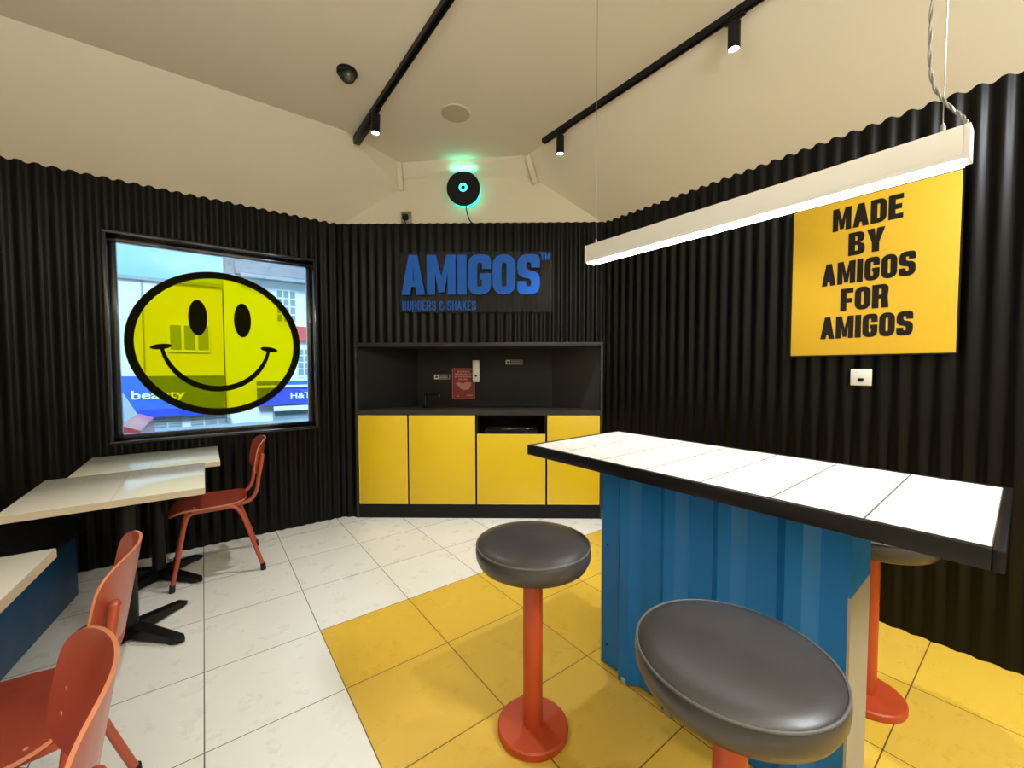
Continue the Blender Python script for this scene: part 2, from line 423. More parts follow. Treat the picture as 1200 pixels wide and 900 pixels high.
# ------------------------------------------------------------------ room constants
H = 1.36
XR, YW, HT, HC = 2.853, 3.873, 2.646, 3.15      # right wall x, window wall y, top of cladding, ceiling
A = Vector((1.0, YW)); B = Vector((XR, 2.42)); D2 = (B-A).normalized(); N2 = Vector((-D2.y, D2.x)); CH = (B-A).length
ROT = atan2(D2.y, D2.x)
def ch(s, z, off=0.): return Vector((A.x+D2.x*s+N2.x*off, A.y+D2.y*s+N2.y*off, z))
XL, YB = -2.0, -2.6

# floor
f = MB(); f.box(XL-.2, XR+.3, YB-.2, YW+.2, -.1, 0); tag(f.build('floor', M['floor'], smooth=0), kind='structure')

# corrugated cladding
PIT, AMP = .0765, .0085
def cladding(name, length, cells, loc, rotz):
    """cells: list of (x0,x1,z0,z1) in wall-local coords; wave bulges along local y around 0"""
    b = MB()
    for x0, x1, z0, z1 in cells:
        n = max(1, round((x1-x0)/PIT*8)); xs = [x0+(x1-x0)*i/n for i in range(n+1)]
        vs = []
        for x in xs:
            y = AMP*cos(2*pi*x/PIT)
            vs += [(x, y, z0), (x, y, z1), (x, y+.0015, z1), (x, y+.0015, z0)]
        fs = []
        for i in range(n):
            a = i*4; c = a+4
            fs += [(a, a+1, c+1, c), (a+1, a+2, c+2, c+1), (a+2, a+3, c+3, c+2), (a+3, a, c, c+3)]
        fs += [(3, 2, 1, 0), (n*4, n*4+1, n*4+2, n*4+3)]
        b.faces(vs, fs)
    o = b.build(name, M['sheet'], loc=loc, rotz=rotz, smooth=60); return tag(o, kind='structure')
WX0, WX1, WZ0, WZ1 = -.513, .785, .845, 2.287       # window opening in the cladding
cladding('wall_left', 0, [(XL, WX0, 0, HT), (WX1, 1.0, 0, HT), (WX0, WX1, 0, WZ0), (WX0, WX1, WZ1, HT)], (0, YW, 0), 0)
NS0, NS1, NZ = .125, 2.347, 1.588                    # alcove opening in the back wall
cladding('wall_back', 0, [(0, NS0, 0, HT), (NS0, NS1, NZ, HT), (NS1, CH, 0, HT)], (A.x, A.y, 0), ROT)
cladding('wall_right', 0, [(0, 2.42-YB, 0, HT)], (XR, 2.42, 0), -pi/2)

# masonry behind the cladding (with the window hole and the alcove), plain walls at the rear of the room
def pl(name, quads, m=M['plaster'], th=0): 
    b = MB()
    for q in quads: b.faces([Vector(v) for v in q], [tuple(range(len(q)))])
    return tag(b.build(name, m, smooth=0, recalc=False), kind='structure')
b = MB(); y0, y1 = YW+.03, YW+.22
for x0, x1, z0, z1 in ((XL-.2, WX0, 0, HT), (WX1, 1.6, 0, HT), (WX0, WX1, 0, WZ0), (WX0, WX1, WZ1, HT)): b.box(x0, x1, y0, y1, z0, z1)
tag(b.build('wall_outer', M['plaster'], smooth=0), kind='structure')
b = MB(); b.box(XR+.03, XR+.2, YB-.2, 2.9, 0, HT); tag(b.build('wall_side', M['plaster'], smooth=0), kind='structure')
b = MB(); b.box(XL-.2, XL, YB-.2, YW+.2, 0, HC); tag(b.build('wall_far_left', M['plaster'], smooth=0), kind='structure')
b = MB(); b.box(XL-.2, XR+.2, YB-.2, YB, 0, HC); tag(b.build('wall_rear', M['plaster'], smooth=0), kind='structure')

for nm, p, a in (('trim_3', ch(0, 0), ROT/2), ('trim_4', ch(CH, 0), (ROT-pi/2)/2)):
    b = MB(); b.box(-.016, .016, -.003, .03, 0, HT-.002, bev=.002); tag(b.build(nm, M['sheet'], loc=p, rotz=a), kind='structure')
b = MB(); b.box(0, NS0-.004, .03, .1, 0, HT-.02); b.box(NS1+.004, CH, .03, .1, 0, HT-.02); b.box(NS0-.004, NS1+.004, .03, .1, NZ+.004, HT-.02)
tag(b.build('wall_core', M['plaster'], loc=(A.x, A.y, 0), rotz=ROT, smooth=0), kind='structure')
# ceiling: flat field, two slopes down to the cladding, small splay over the back wall
SB = .605
cl = Vector((XL-.2, YW-SB, HC)); hk = Vector((.88, YW-SB, HC)); hipL = Vector((1.403, 3.487, HC)); hipR = Vector((2.223, 2.719, HC)); cr = Vector((XR-SB, YB-.2, HC))
p2 = ch(.545, 2.945); p5 = ch(1.765, 3.012); q2 = ch(.56, 3.035); q5 = ch(1.69, 3.05)
eps = .012
wl0 = Vector((XL-.2, YW+eps, HT-.012)); wl1 = ch(0, HT-.012, eps); wr1 = ch(CH, HT-.012, eps); wr0 = Vector((XR+eps, YB-.2, HT-.012))
b = MB()
b.faces([cl, hk, hipL, hipR, cr, Vector((XL-.2, YB-.2, HC))], [(0, 1, 2, 3, 4, 5)])
b.faces([wl0, wl1, p2, hipL, hk, cl], [(0, 1, 4, 5), (1, 2, 4), (2, 3, 4)])
b.faces([wr0, wr1, p5, hipR, cr], [(1, 0, 4), (1, 4, 3, 2)])
b.faces([p2, q2, q5, p5, hipR, hipL], [(1, 2, 4, 5), (0, 1, 5), (2, 3, 4)])
b.faces([v+Vector((0, 0, .12)) for v in (Vector((XL-.3, YB-.3, HC)), Vector((XR+.3, YB-.3, HC)), Vector((XR+.3, YW+.3, HC)), Vector((XL-.3, YW+.3, HC)))], [(0, 1, 2, 3)])
tag(b.build('ceiling', M['plaster'], smooth=0), kind='structure')
b = MB(); b.faces([wl1, wr1, p5, q5, q2, p2], [(0, 1, 2, 3, 4, 5)]); tag(b.build('wall_gable', M['plaster'], smooth=0), kind='structure')
def batten(name, a, c, w):
    a, c = Vector(a), Vector(c); d = (c-a).normalized(); x = Vector((D2.x, D2.y, 0)); x = (x-d*x.dot(d)).normalized(); y = d.cross(x)
    mt = Matrix((( x.x, y.x, d.x, a.x), (x.y, y.y, d.y, a.y), (x.z, y.z, d.z, a.z), (0, 0, 0, 1)))
    b = MB(); b.box(-w/2, w/2, -.02, .02, 0, (c-a).length, bev=.003, mtx=mt); tag(b.build(name, M['plaster_w']), kind='structure')
batten('trim_1', ch(.56, 2.925, -.012), Vector((1.40, 3.475, HC)), .045)
batten('trim_2', ch(1.75, 2.985, -.012), Vector((2.215, 2.715, HC)), .045)

# ------------------------------------------------------------------ window
win = thing('window_1', None, None, ((WX0+WX1)/2, YW, WZ0), kind='structure')
hw, hh = (WX1-WX0)/2, WZ1-WZ0
def ring(b, x0, x1, z0, z1, w, y0, y1, bev=.004, wb=None):
    wb = wb or w
    b.box(x0, x1, y0, y1, z0, z0+wb, bev=bev); b.box(x0, x1, y0, y1, z1-w, z1, bev=bev)
    b.box(x0, x0+w, y0, y1, z0+wb, z1-w, bev=bev); b.box(x1-w, x1, y0, y1, z0+wb, z1-w, bev=bev)
b = MB(); ring(b, -hw-.006, hw+.006, -.006, hh+.006, .022, -.035, .20)
b.build('window_lining', M['blackg'], win)
b = MB(); ring(b, -hw+.016, hw-.016, .016, hh-.016, .036, .045, .10)
b.build('window_frame', M['blackg'], win)
b = MB(); b.box(-hw+.04, hw-.04, .068, .074, .04, hh-.04); b.build('pane', M['glass'], win, smooth=0)

# smiley decal on the room side of the glass
SX, SZ, SR = .115, 1.548, .548; k_ = (YW+.066)/YW
dec = thing('window_decal', 'big round yellow smiling face sticker on the window glass', 'sticker', (SX*k_, YW+.066, H+(SZ-H)*k_))
SR *= k_
def disc_poly(rx, rz, cx=0, cz=0, n=72, rot=0): return [(cx+rx*cos(2*pi*i/n)*cos(rot)-rz*sin(2*pi*i/n)*sin(rot), cz+rx*cos(2*pi*i/n)*sin(rot)+rz*sin(2*pi*i/n)*cos(rot)) for i in range(n)]
def flat_part(name, outs, m, parent, y, d=.0008):
    me = outlines_mesh(outs, d); me.name = name; me.materials.clear(); me.materials.append(m)
    o = bpy.data.objects.new(name, me); COL.objects.link(o); o.parent = parent; o.location = (0, y, 0); return o
mouth = [(-.305+.61*t, None) for t in [i/24 for i in range(25)]]
mp = []
for i in range(33):
    a = radians(192+156*i/32); mp.append((.345*cos(a)-.017, .385*sin(a)+.035))
eyeL = disc_poly(.058, .135, -.140, .196, 40); eyeR = disc_poly(.058, .135, .145, .194, 40)
capL = disc_poly(.062, .020, -.360, -.030, 24, .15); capR = disc_poly(.062, .020, .325, -.035, 24, -.15)
n_ = len(mp); L_, R_ = [], []
for i, (x, z) in enumerate(mp):
    th = .011+.011*sin(pi*i/(n_-1)); ax, az = mp[min(i+1, n_-1)]; bx, bz = mp[max(i-1, 0)]; d = Vector((ax-bx, az-bz)).normalized()
    L_.append((x-d.y*th, z+d.x*th)); R_.append((x+d.y*th, z-d.x*th))
mouth_o = L_+R_[::-1]
flat_part('face_film', [disc_poly(SR-.052, SR-.052), eyeL, eyeR], M['smile_y'], dec, 0)
flat_part('outline', [disc_poly(SR, SR), disc_poly(SR-.052, SR-.052)], M['smile_k'], dec, 0)
flat_part('eye', [eyeL], M['smile_k'], dec, 0); flat_part('eye', [eyeR], M['smile_k'], dec, 0)
mo = flat_part('mouth', [mouth_o], M['smile_k'], dec, -.0015)
flat_part('mouth_corner', [capL], M['smile_k'], mo, -.0012); flat_part('mouth_corner', [capR], M['smile_k'], mo, -.0012)

# ------------------------------------------------------------------ outside
b = MB(); b.box(-40, 40, YW+.5, 40, -2.1, -2.0); tag(b.build('street', M['ex_road'], smooth=0), kind='structure')
YF = 12.5
bl = thing('shop_building', 'low pale rendered shop with blue fascia, seen through left of window', 'building', (-3, YF, -2))
b = MB(); b.box(-7, 3.42, 0, 6, 0, 5.38); b.build('wall', M['ex_cream'], bl, smooth=0)
b = MB(); b.box(-7, 3.42, -.06, 6, 5.36, 5.44); b.build('roof_coping', M['ex_grey'], bl, smooth=0)
b = MB()
for x in (1.4, 1.92): b.box(x, x+.025, -.03, 0, 3.2, 5.36)
b.build('rain_pipe', M['ex_grey'], bl, smooth=0)
b = MB(); b.box(-6, 3.40, -.22, 0, 2.44, 3.19); b.build('fascia_sign', M['ex_blue'], bl, smooth=0); fs_ = bpy.context.scene.objects['fascia_sign']
font_text('sign_lettering', 'beauty', .27, 1.70, 2.68, -.235, M['ex_letter'], fs_, .02, .93)
b = MB(); b.box(-6, 3.40, -.30, 0, 2.26, 2.44); b.build('fascia_lower_band', M['ex_blue2'], bl, smooth=0)
b = MB(); b.box(-.02+.3, 3.4, -.1, 0, 1.86, 2.24); b.build('shop_front', M['ex_white'], bl, smooth=0)
for i in range(2):
    b = MB()
    for k in range(3):
        for j in range(5): b.box(1.78+i*.95+k*.27, 1.78+i*.95+k*.27+.24, -.13, -.1, 1.96+j*.055, 1.985+j*.055)
    b.build('vent_louvre', M['ex_grey'], bl, smooth=0)
w_ = MB(); w_.box(2.35, 3.15, -.04, .02, 3.75, 4.45); wf = w_.build('window_surround', M['ex_white'], bl, smooth=0)
for x in (2.40, 2.66, 2.92):
    w_ = MB(); w_.box(x, x+.2, -.06, -.03, 3.82, 4.38); w_.build('pane', M['ex_pane'], wf, smooth=0)
br = thing('corner_building', 'taller white building with slate roof and sash windows, seen through right of window', 'building', (3, YF, -2))
b = MB(); b.box(-2.55, 6, 0, 6, 0, 5.72); b.build('wall', M['ex_white'], br, smooth=0)
b = MB(); b.prism([(-.25, 5.78), (-.25, 5.72), (6, 5.72), (6, 8.2), (3.4, 8.2)], -2.3, 6, axis='x'); b.build('roof', M['ex_brick'], br, smooth=0)
b = MB(); b.box(-2.2, 6, -.28, 0, 5.66, 5.74); b.build('gutter', M['ex_grey'], br, smooth=0)
b = MB(); b.box(-2.5, -1.9, .3, 1.2, 5, 7.4, bev=.02); b.build('chimney', M['ex_brick'], br, smooth=0)
def sash(x0, x1, z0, z1):
    b = MB(); b.box(x0, x1, -.02, .03, z0, z1); o = b.build('sash_window', M['ex_white'], br, smooth=0)
    for i in range(3):
        for j in range(4):
            b = MB(); w = (x1-x0-.08)/3; h = (z1-z0-.1)/4
            b.box(x0+.04+i*w+.02, x0+.04+(i+1)*w-.02, -.035, -.015, z0+.05+j*h+.02, z0+.05+(j+1)*h-.02); b.build('pane', M['ex_pane'], o, smooth=0)
for x0 in (-1.45, .3, 2.0): sash(x0, x0+.55, 4.55, 5.5)
for x0 in (-.98, .62): sash(x0, x0+.6, 3.12, 3.95)
b = MB(); b.box(-1.0, -.3, -.1, 0, 4.1, 4.5); b.build('hanging_sign', M['ex_red'], br, smooth=0)
b = MB(); b.box(-1.9, 6, -.25, 0, 2.4, 2.86); fs2 = b.build('fascia_sign', M['ex_blue2'], br, smooth=0)
b = MB(); b.box(-1.9, 6, -.3, 0, 2.86, 2.92); b.build('fascia_cornice', M['ex_white'], br, smooth=0)
b = MB(); b.box(-1.9, 6, -.26, 0, 2.92, 3.02); b.build('fascia_upper_band', M['ex_blue'], br, smooth=0)
font_text('sign_lettering', 'H&T pawnbrokers', .22, -1.17, 2.56, -.265, M['ex_letter'], fs2, .02, 1.9)
b = MB(); b.box(-1.55, 6, -.28, 0, 2.24, 2.36); b.build('shop_awning', M['ex_white'], br, smooth=0)
b = MB(); b.box(-1.55, 6, -.1, 0, 1.7, 2.22); b.build('shop_front', M['ex_grey'], br, smooth=0)
b = MB(); b.box(-12, 12, 0, .3, 0, 2.17); b.box(-12, 12, -.04, .34, 2.17, 2.25, bev=.01)
o = b.build('street_wall', M['ex_grey'], loc=(0, 9.6, -2), smooth=0); tag(o, 'grey low wall along the street beyond the window', 'wall')
car = thing('parked_van', 'red vehicle at lower left corner of the window view', 'van', (-1.25, 6.7, -2))
b = MB(); b.prism([(-3.2, .4), (.62, .4), (.68, 1.3), (.62, 2.60), (.46, 2.67), (-3.2, 2.67)], 0, 1.7, axis='y'); b.build('body', M['ex_red'], car)
b = MB(); b.prism([(-3.1, 2.672), (.44, 2.672), (.30, 2.98), (.16, 3.04), (-3.0, 3.04)], .08, 1.62, axis='y'); b.build('cab', M['ex_white'], car)
b = MB(); b.prism([(-1.2, 2.70), (.33, 2.70), (.22, 2.95), (-1.2, 2.95)], .06, 1.64, axis='y'); b.build('side_window', M['ex_pane'], car)
for x in (-2.5, .05):
    b = MB(); b.lathe([(.2, -.1), (.33, -.1), (.35, -.06), (.35, .1), (.2, .1)], mtx=Matrix.Translation((x, .2, .35)) @ Matrix.Rotation(pi/2, 4, 'X')); b.build('wheel', M['rubber'], car)

# ------------------------------------------------------------------ alcove with cabinets (frame of the back wall)
def bw(name, label, cat, s, z, off=0., group=None, kind=None): return thing(name, label, cat, ch(s, z, off), ROT, group, kind)
al = bw('alcove_surround', 'dark grey laminate alcove lining above the yellow cabinets', 'alcove', 0, 0)
DEP = .41; IB0, IB1 = .588, 1.93
b = MB(); b.box(NS0, NS1, -.028, DEP+.02, NZ-.034, NZ, bev=.002); b.build('top_board', M['grey'], al)
for x in (NS0, NS1-.020):
    b = MB(); b.box(x, x+.020, -.026, .02, 0, NZ-.034, bev=.002); b.build('side_upright', M['grey'], al)
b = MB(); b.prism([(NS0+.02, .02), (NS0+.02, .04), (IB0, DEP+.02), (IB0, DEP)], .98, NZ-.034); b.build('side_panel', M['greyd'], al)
b = MB(); b.prism([(NS1-.02, .02), (NS1-.02, .04), (IB1, DEP+.02), (IB1, DEP)], .98, NZ-.034); b.build('side_panel', M['grey'], al)
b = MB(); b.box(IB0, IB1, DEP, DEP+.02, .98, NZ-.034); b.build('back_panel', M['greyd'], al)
wt = bw('worktop', 'dark grey laminate worktop running over the yellow cabinets', 'worktop', 0, .938)
b = MB(); b.prism([(NS0+.02, -.022), (NS1-.02, -.022), (NS1-.02, .02), (IB1, DEP), (IB0, DEP), (NS0+.02, .02)], 0, .042); b.build('worktop_board', M['grey'], wt)
pk = bw('plinth', 'black plinth board under the yellow cabinets', 'plinth', 0, 0); b = MB(); b.box(NS0+.02, NS1-.02, -.018, 0, 0, .118); b.build('plinth_board', M['blackm'], pk)
DOORS = ((.151, .590, .935, 'leftmost, narrow yellow cabinet beside the corrugated wall corner'), (.608, 1.204, .935, 'wide yellow cabinet below the red leaflet'),
         (1.224, 1.836, .765, 'yellow cabinet with an open slot above its door'), (1.856, 2.322, .935, 'yellow cabinet partly hidden behind the bar table corner'))
for s0, s1, zt, lab in DOORS:
    c = bw('cabinet', lab, 'cabinet', (s0+s1)/2, .118, 0, 'yellow cabinets under the worktop'); w = (s1-s0)/2; e = .0105
    b = MB(); b.box(-w-e+.001, -w+.006, .0, .38, 0, .82); b.box(w-.006, w+e-.001, .0, .38, 0, .82); b.box(-w+.006, w-.006, .36, .38, 0, .82); b.box(-w+.006, w-.006, 0, .36, 0, .012); b.box(-w+.006, w-.006, 0, .36, .806, .818)
    if zt < .9: b.box(-w+.006, w-.006, .01, .36, .635, .65)
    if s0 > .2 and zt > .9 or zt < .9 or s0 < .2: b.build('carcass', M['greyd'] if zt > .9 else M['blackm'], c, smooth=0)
    b = MB(); b.box(-w, w, -.020, -.002, .010, zt-.118, m=M['yellow'], bev=.0015)
    d = b.build('door', M['yellow'], c)
    b = MB(); ring(b, -w-.0006, w+.0006, .0094, zt-.118+.0006, .005, -.0206, -.004, bev=0); b.build('edge_band', M['yedge'], d, smooth=0)
# things on the alcove back panel and worktop
lf = bw('leaflet', 'red printed notice stuck on the dark alcove back panel', 'notice', 1.045, 1.055, DEP)
b = MB(); b.box(-.11, .11, -.003, 0, 0, .30); b.build('sheet', M['leaflet'], lf, smooth=0)
b = MB(); ring(b, -.112, .112, -.002, .302, .004, -.0036, 0, bev=0); b.build('border', M['leafpale'], lf, smooth=0)
b = MB()
for j, (z, w) in enumerate(((.262, .062), (.238, .085), (.212, .088), (.186, .05))):
    x = -w
    while x < w:
        l = random.uniform(.014, .03); b.box(x, min(w, x+l), -.0042, -.003, z, z+.014); x += l+.006
b.box(.03, .09, -.0042, -.003, .028, .038); b.box(-.07, -.045, -.0042, -.003, .02, .03)
b.build('print', M['leafpale'], lf, smooth=0)
flat_part('picture', [[(-.08, .15), (-.05, .165), (-.01, .15), (.03, .165), (.085, .16), (.07, .12), (.05, .095), (.01, .085), (-.03, .10), (-.05, .125)]], M['leafpale'], lf, -.0038)
dp = bw('wall_dispenser', 'slim white dispenser on the alcove back above the red notice', 'dispenser', 1.178, 1.222, DEP)
b = MB(); b.box(-.034, .034, -.07, 0, 0, .215, bev=.008); b.build('body', M['whitep'], dp)
b = MB(); b.lathe([(.011, -.001), (.011, .003)], n=20, mtx=Matrix.Translation((0, -.07, .062)) @ Matrix.Rotation(pi/2, 4, 'X')); b.build('button', M['blackm'], dp)
for s, z, w, lab in ((.83, 1.272, .155, 'small white outlined label left of the red notice'), (1.552, 1.418, .165, 'small white outlined label at upper right of the alcove back')):
    lb = bw('wall_label', lab, 'label', s, z, DEP)
    b = MB(); b.box(-w/2, w/2, -.002, 0, -.022, .022); b.build('plate', M['blackm'], lb, smooth=0)
    b = MB(); ring(b, -w/2, w/2, -.022, .022, .003, -.003, 0, bev=0); ring(b, -w/2+.004, -w/2+.042, -.019, .019, .008, -.003, 0, bev=0)
    for j in range(2): b.box(-w/2+.05, w/2-.02, -.003, -.002, -.010+j*.014, -.006+j*.014)
    b.build('print', M['whitep'], lb, smooth=0)
tp = bw('tap', 'black square-necked tap standing at left of the grey worktop', 'tap', .70, .98, .24)
b = MB(); b.lathe([(.026, 0), (.026, .012), (.016, .018)], n=24); b.build('tap_base', M['blackg'], tp)
b = MB(); b.tube([(0, 0, .01), (0, 0, .10), (0, 0, .122), (.012, -.004, .13), (.05, -.014, .13), (.13, -.04, .13), (.142, -.044, .125), (.145, -.045, .105)], .0115, smooth=3); b.build('spout', M['blackg'], tp)
b = MB(); b.tube([(0, .01, .07), (-.02, .045, .085)], .006); b.build('lever', M['blackg'], tp)
tr = bw('tray', 'black tray with loose cables in the open cabinet slot', 'tray', 1.53, .769, .1)
b = MB(); b.box(-.24, .24, -.06, .12, 0, .008, bev=.002); b.box(-.24, .24, -.06, -.052, .008, .03); b.box(-.24, .24, .112, .12, .008, .03); b.build('tray_body', M['black'], tr)
b = MB(); b.tube([(-.1, -.02, .022), (-.02, -.03, .03), (.06, .01, .028), (.14, -.03, .034), (.2, 0, .03)], .006, smooth=6); b.build('cable', M['wire'], tr)

# ------------------------------------------------------------------ signs
RX = Matrix.Rotation(pi/2, 4, 'X')
sg = bw('wall_sign', 'smoked sign panel with blue AMIGOS BURGERS & SHAKES lettering', 'sign', 0, 0)
b = MB(); b.box(.548, 1.893, -.034, -.028, 1.853, 2.385); b.build('panel', M['acrylic'], sg, smooth=0)
for x in (.60, 1.84):
    for z in (1.90, 2.335):
        b = MB(); b.lathe([(.009, 0), (.009, .022)], n=16, mtx=Matrix.Translation((x, -.006, z)) @ RX); b.build('standoff', M['black'], sg)
rows_ = [('AMIGOS', .567, 1.785, 2.005, 2.352, .235, .60, .05)]
me = lettering('shadow_return', rows_, .022, M['signdeep'], sg, -.046); lettering('large_lettering', rows_, .004, M['signblue'], sg, -.059)
lettering('trademark_letters', [('TM', 1.79, 1.875, 2.305, 2.372, .2, .62, .1)], .004, M['signblue'], sg, -.038)
lettering('small_lettering', [('BURGERS & SHAKES', .567, 1.222, 1.873, 1.955, .145, .46, .09)], .004, M['signblue'], sg, -.038)

ps = thing('wall_poster', 'yellow poster board reading MADE BY AMIGOS FOR AMIGOS on right wall', 'poster', (XR-.010, .614, 1.43), -pi/2)
b = MB(); b.box(-.338, .338, -.022, 0, 0, .845, bev=.002); b.build('panel', M['poster'], ps)
b = MB(); ring(b, -.344, .344, -.006, .851, .006, -.020, 0, bev=0); b.build('edge_strip', M['edge'], ps, smooth=0)
def pr(txt, ya, yb, z): return (txt, .614-ya, .614-yb, z-1.43, z-1.43+.122, .25, .60, .06)
lettering('lettering', [pr('MADE', .762, .474, 2.113), pr('BY', .690, .540, 1.966), pr('AMIGOS', .806, .422, 1.818), pr('FOR', .718, .519, 1.670), pr('AMIGOS', .806, .424, 1.521)], .001, M['ink'], ps, -.0228)
sw = thing('switch_plate', 'small white plate on the black right wall under the yellow poster', 'switch', (XR-.011, .622, 1.262), -pi/2)
b = MB(); b.box(-.045, .045, -.012, 0, 0, .089, bev=.004); b.build('plate', M['whitep'], sw)
b = MB(); b.box(-.012, .012, -.014, -.012, .022, .040, bev=.001); b.build('button', M['blackm'], sw)

# ------------------------------------------------------------------ wall disc light, socket
dl = bw('wall_light', 'round black disc lamp with green glow high on the back wall', 'wall light', 1.122, 2.912)
b = MB(); b.lathe([(.08, 0), (.08, .045)], mtx=RX, n=40); b.build('bracket', M['blackm'], dl)
b = MB(); b.lathe([(.127, .030), (.136, .034), (.136, .052), (.127, .060)], mtx=Matrix.Translation((.012, 0, -.012)) @ RX, n=64); b.build('led_ring', M['green'], dl)
b = MB(); b.lathe([(.135, .060), (.143, .064), (.145, .085), (.140, .094), (.10, .100), (.02, .101)], mtx=RX, n=64); b.build('disc', M['blackm'], dl)
b = MB(); b.lathe([(.018, .1012), (.018, .105), (.036, .105), (.036, .1012)], mtx=RX, n=40, caps=False); b.build('teal_centre_ring', M['teal'], dl)
gl = bpy.data.lights.new('led', 'AREA'); gl.shape = 'RECTANGLE'; gl.size = .2; gl.size_y = .02; gl.energy = .22; gl.color = (.12, 1., .62)
go = bpy.data.objects.new('upward_led', gl); COL.objects.link(go); go.parent = dl; go.location = (0, -.085, .146); go.rotation_euler = (pi, 0, 0)
b = MB(); b.tube([(.02, -.07, -.128), (.022, -.06, -.17), (.04, -.035, -.24), (.075, -.018, -.285), (.10, -.004, -.31)], .005, smooth=6); b.build('cord', M['blackm'], dl)
sk = bw('wall_socket', 'metal wall socket with black plug above the AMIGOS sign', 'socket', .602, 2.652)
b = MB(); b.box(-.046, .046, -.010, 0, 0, .094, bev=.003); b.build('plate', M['chrome'], sk)
b = MB(); b.box(-.026, .022, -.05, -.01, .016, .062, bev=.008); pg = b.build('plug', M['blackm'], sk)
b = MB(); b.tube([(0, -.045, .022), (.002, -.05, -.01), (.010, -.04, -.03), (.014, -.012, -.055)], .0045, smooth=5); b.build('cord', M['blackm'], pg)

# ------------------------------------------------------------------ ceiling fittings
cam_ = thing('security_camera', 'black dome security camera on the ceiling left of the track', 'camera', (.735, 2.615, HC))
b = MB(); b.lathe([(.058, 0), (.058, -.02), (.050, -.03)], n=40); b.build('base', M['black'], cam_)
dv = Vector((-.05, -.75, -.65)).normalized(); up = Vector((0, 0, 1)); xx = up.cross(dv).normalized(); yy = dv.cross(xx)
mt = Matrix(((xx.x, yy.x, dv.x, 0), (xx.y, yy.y, dv.y, -.01), (xx.z, yy.z, dv.z, -.03), (0, 0, 0, 1)))
b = MB(); b.lathe([(.012, -.044)]+[(.046*cos(radians(a)), .046*sin(radians(a))) for a in range(-70, 31, 10)]+[(.036, .040), (.032, .048)], mtx=mt, n=36); b.build('eyeball', M['black'], cam_)
b = MB(); b.lathe([(.026, .0485), (.024, .0505), (.021, .0505)], mtx=mt, n=30, caps=False); b.lathe([(.018, .0486), (.010, .052), (.002, .053)], mtx=mt, n=30); b.build('lens', M['lens'], cam_)
sp_ = thing('ceiling_speaker', 'round flush cream speaker grille in the ceiling', 'speaker', (1.462, 2.588, HC))
b = MB(); b.lathe([(.108, 0), (.108, -.004), (.102, -.006), (.098, -.004)], n=56, caps=False); b.build('rim', M['plaster_w'], sp_)
b = MB(); b.lathe([(.099, -.001), (.098, -.0045), (.05, -.006), (.002, -.0065)], n=56); b.build('grille', M['grille'], sp_)
# tracks
def track(name, label, x, y0, y1):
    t = thing(name, label, 'track', (x, y1, HC)); L = y1-y0
    b = MB()
    b.box(-.018, -.007, -L, 0, -.034, 0); b.box(.007, .018, -L, 0, -.034, 0); b.box(-.007, .007, -L, 0, -.018, 0); b.build('rail', M['black'], t, smooth=0)
    b = MB(); b.box(-.019, .019, 0, .006, -.035, 0, bev=.002); b.build('end_cap', M['black'], t); return t
track('lighting_track', 'black ceiling lighting track on the left, with a driver box', .985, YB+.3, 3.30)
track('lighting_track', 'black ceiling lighting track on the right above the pendant lamp', 2.17, YB+.3, 2.45)
def spot(label, x, y, tilt=(0, 0), lab2=None):
    t = thing('track_spotlight', label, 'spotlight', (x, y, HC-.036), group='black cylinder spotlights on the ceiling tracks')
    b = MB(); b.box(-.016, .016, -.05, .05, -.012, 0, bev=.003); b.box(-.010, .010, -.010, .010, -.03, -.01); b.build('adapter', M['black'], t)
    mt = Matrix.Translation((0, 0, -.022)) @ Matrix.Rotation(tilt[0], 4, 'X') @ Matrix.Rotation(tilt[1], 4, 'Y')
    b = MB(); b.lathe([(.024, 0), (.029, -.004), (.029, -.132), (.026, -.134), (.025, -.122)], n=36, mtx=mt, caps=False); b.lathe([(.028, -.003), (.002, -.0025)], n=36, mtx=mt); b.build('housing', M['black'], t)
    b = MB(); b.lathe([(.0255, -.126), (.012, -.129), (.002, -.130)], n=36, mtx=mt); b.build('lens', M['spotw'], t)
    ld = bpy.data.lights.new('spot', 'SPOT'); ld.energy = SPOT_W; ld.spot_size = radians(75); ld.spot_blend = .6; ld.shadow_soft_size = .03; ld.color = (.95, .98, 1.)
    lo = bpy.data.objects.new('bulb', ld); COL.objects.link(lo); lo.parent = t; lo.matrix_local = mt @ Matrix.Translation((0, 0, -.137))
    return t
SPOT_W = 75
spot('black track spotlight over the left of the room beside the driver box', .985, 2.84, (radians(-4), radians(4)))
spot('black lit spotlight at the far end of the right track', 2.17, 2.268)
spot('black lit spotlight on the right track above the pendant lamp', 2.17, 1.015)
db = thing('track_driver', 'long black driver box at the end of the left ceiling track', 'driver', (.985, 3.08, HC-.036))
b = MB(); b.box(-.024, .024, -.19, .205, -.036, -.0005, bev=.004); b.build('case', M['black'], db)
b = MB()
for y in (-.12, .17): b.lathe([(.005, -.036), (.005, -.0385)], cx=.004, cy=y, n=14)
b.build('screw', M['wire'], db)

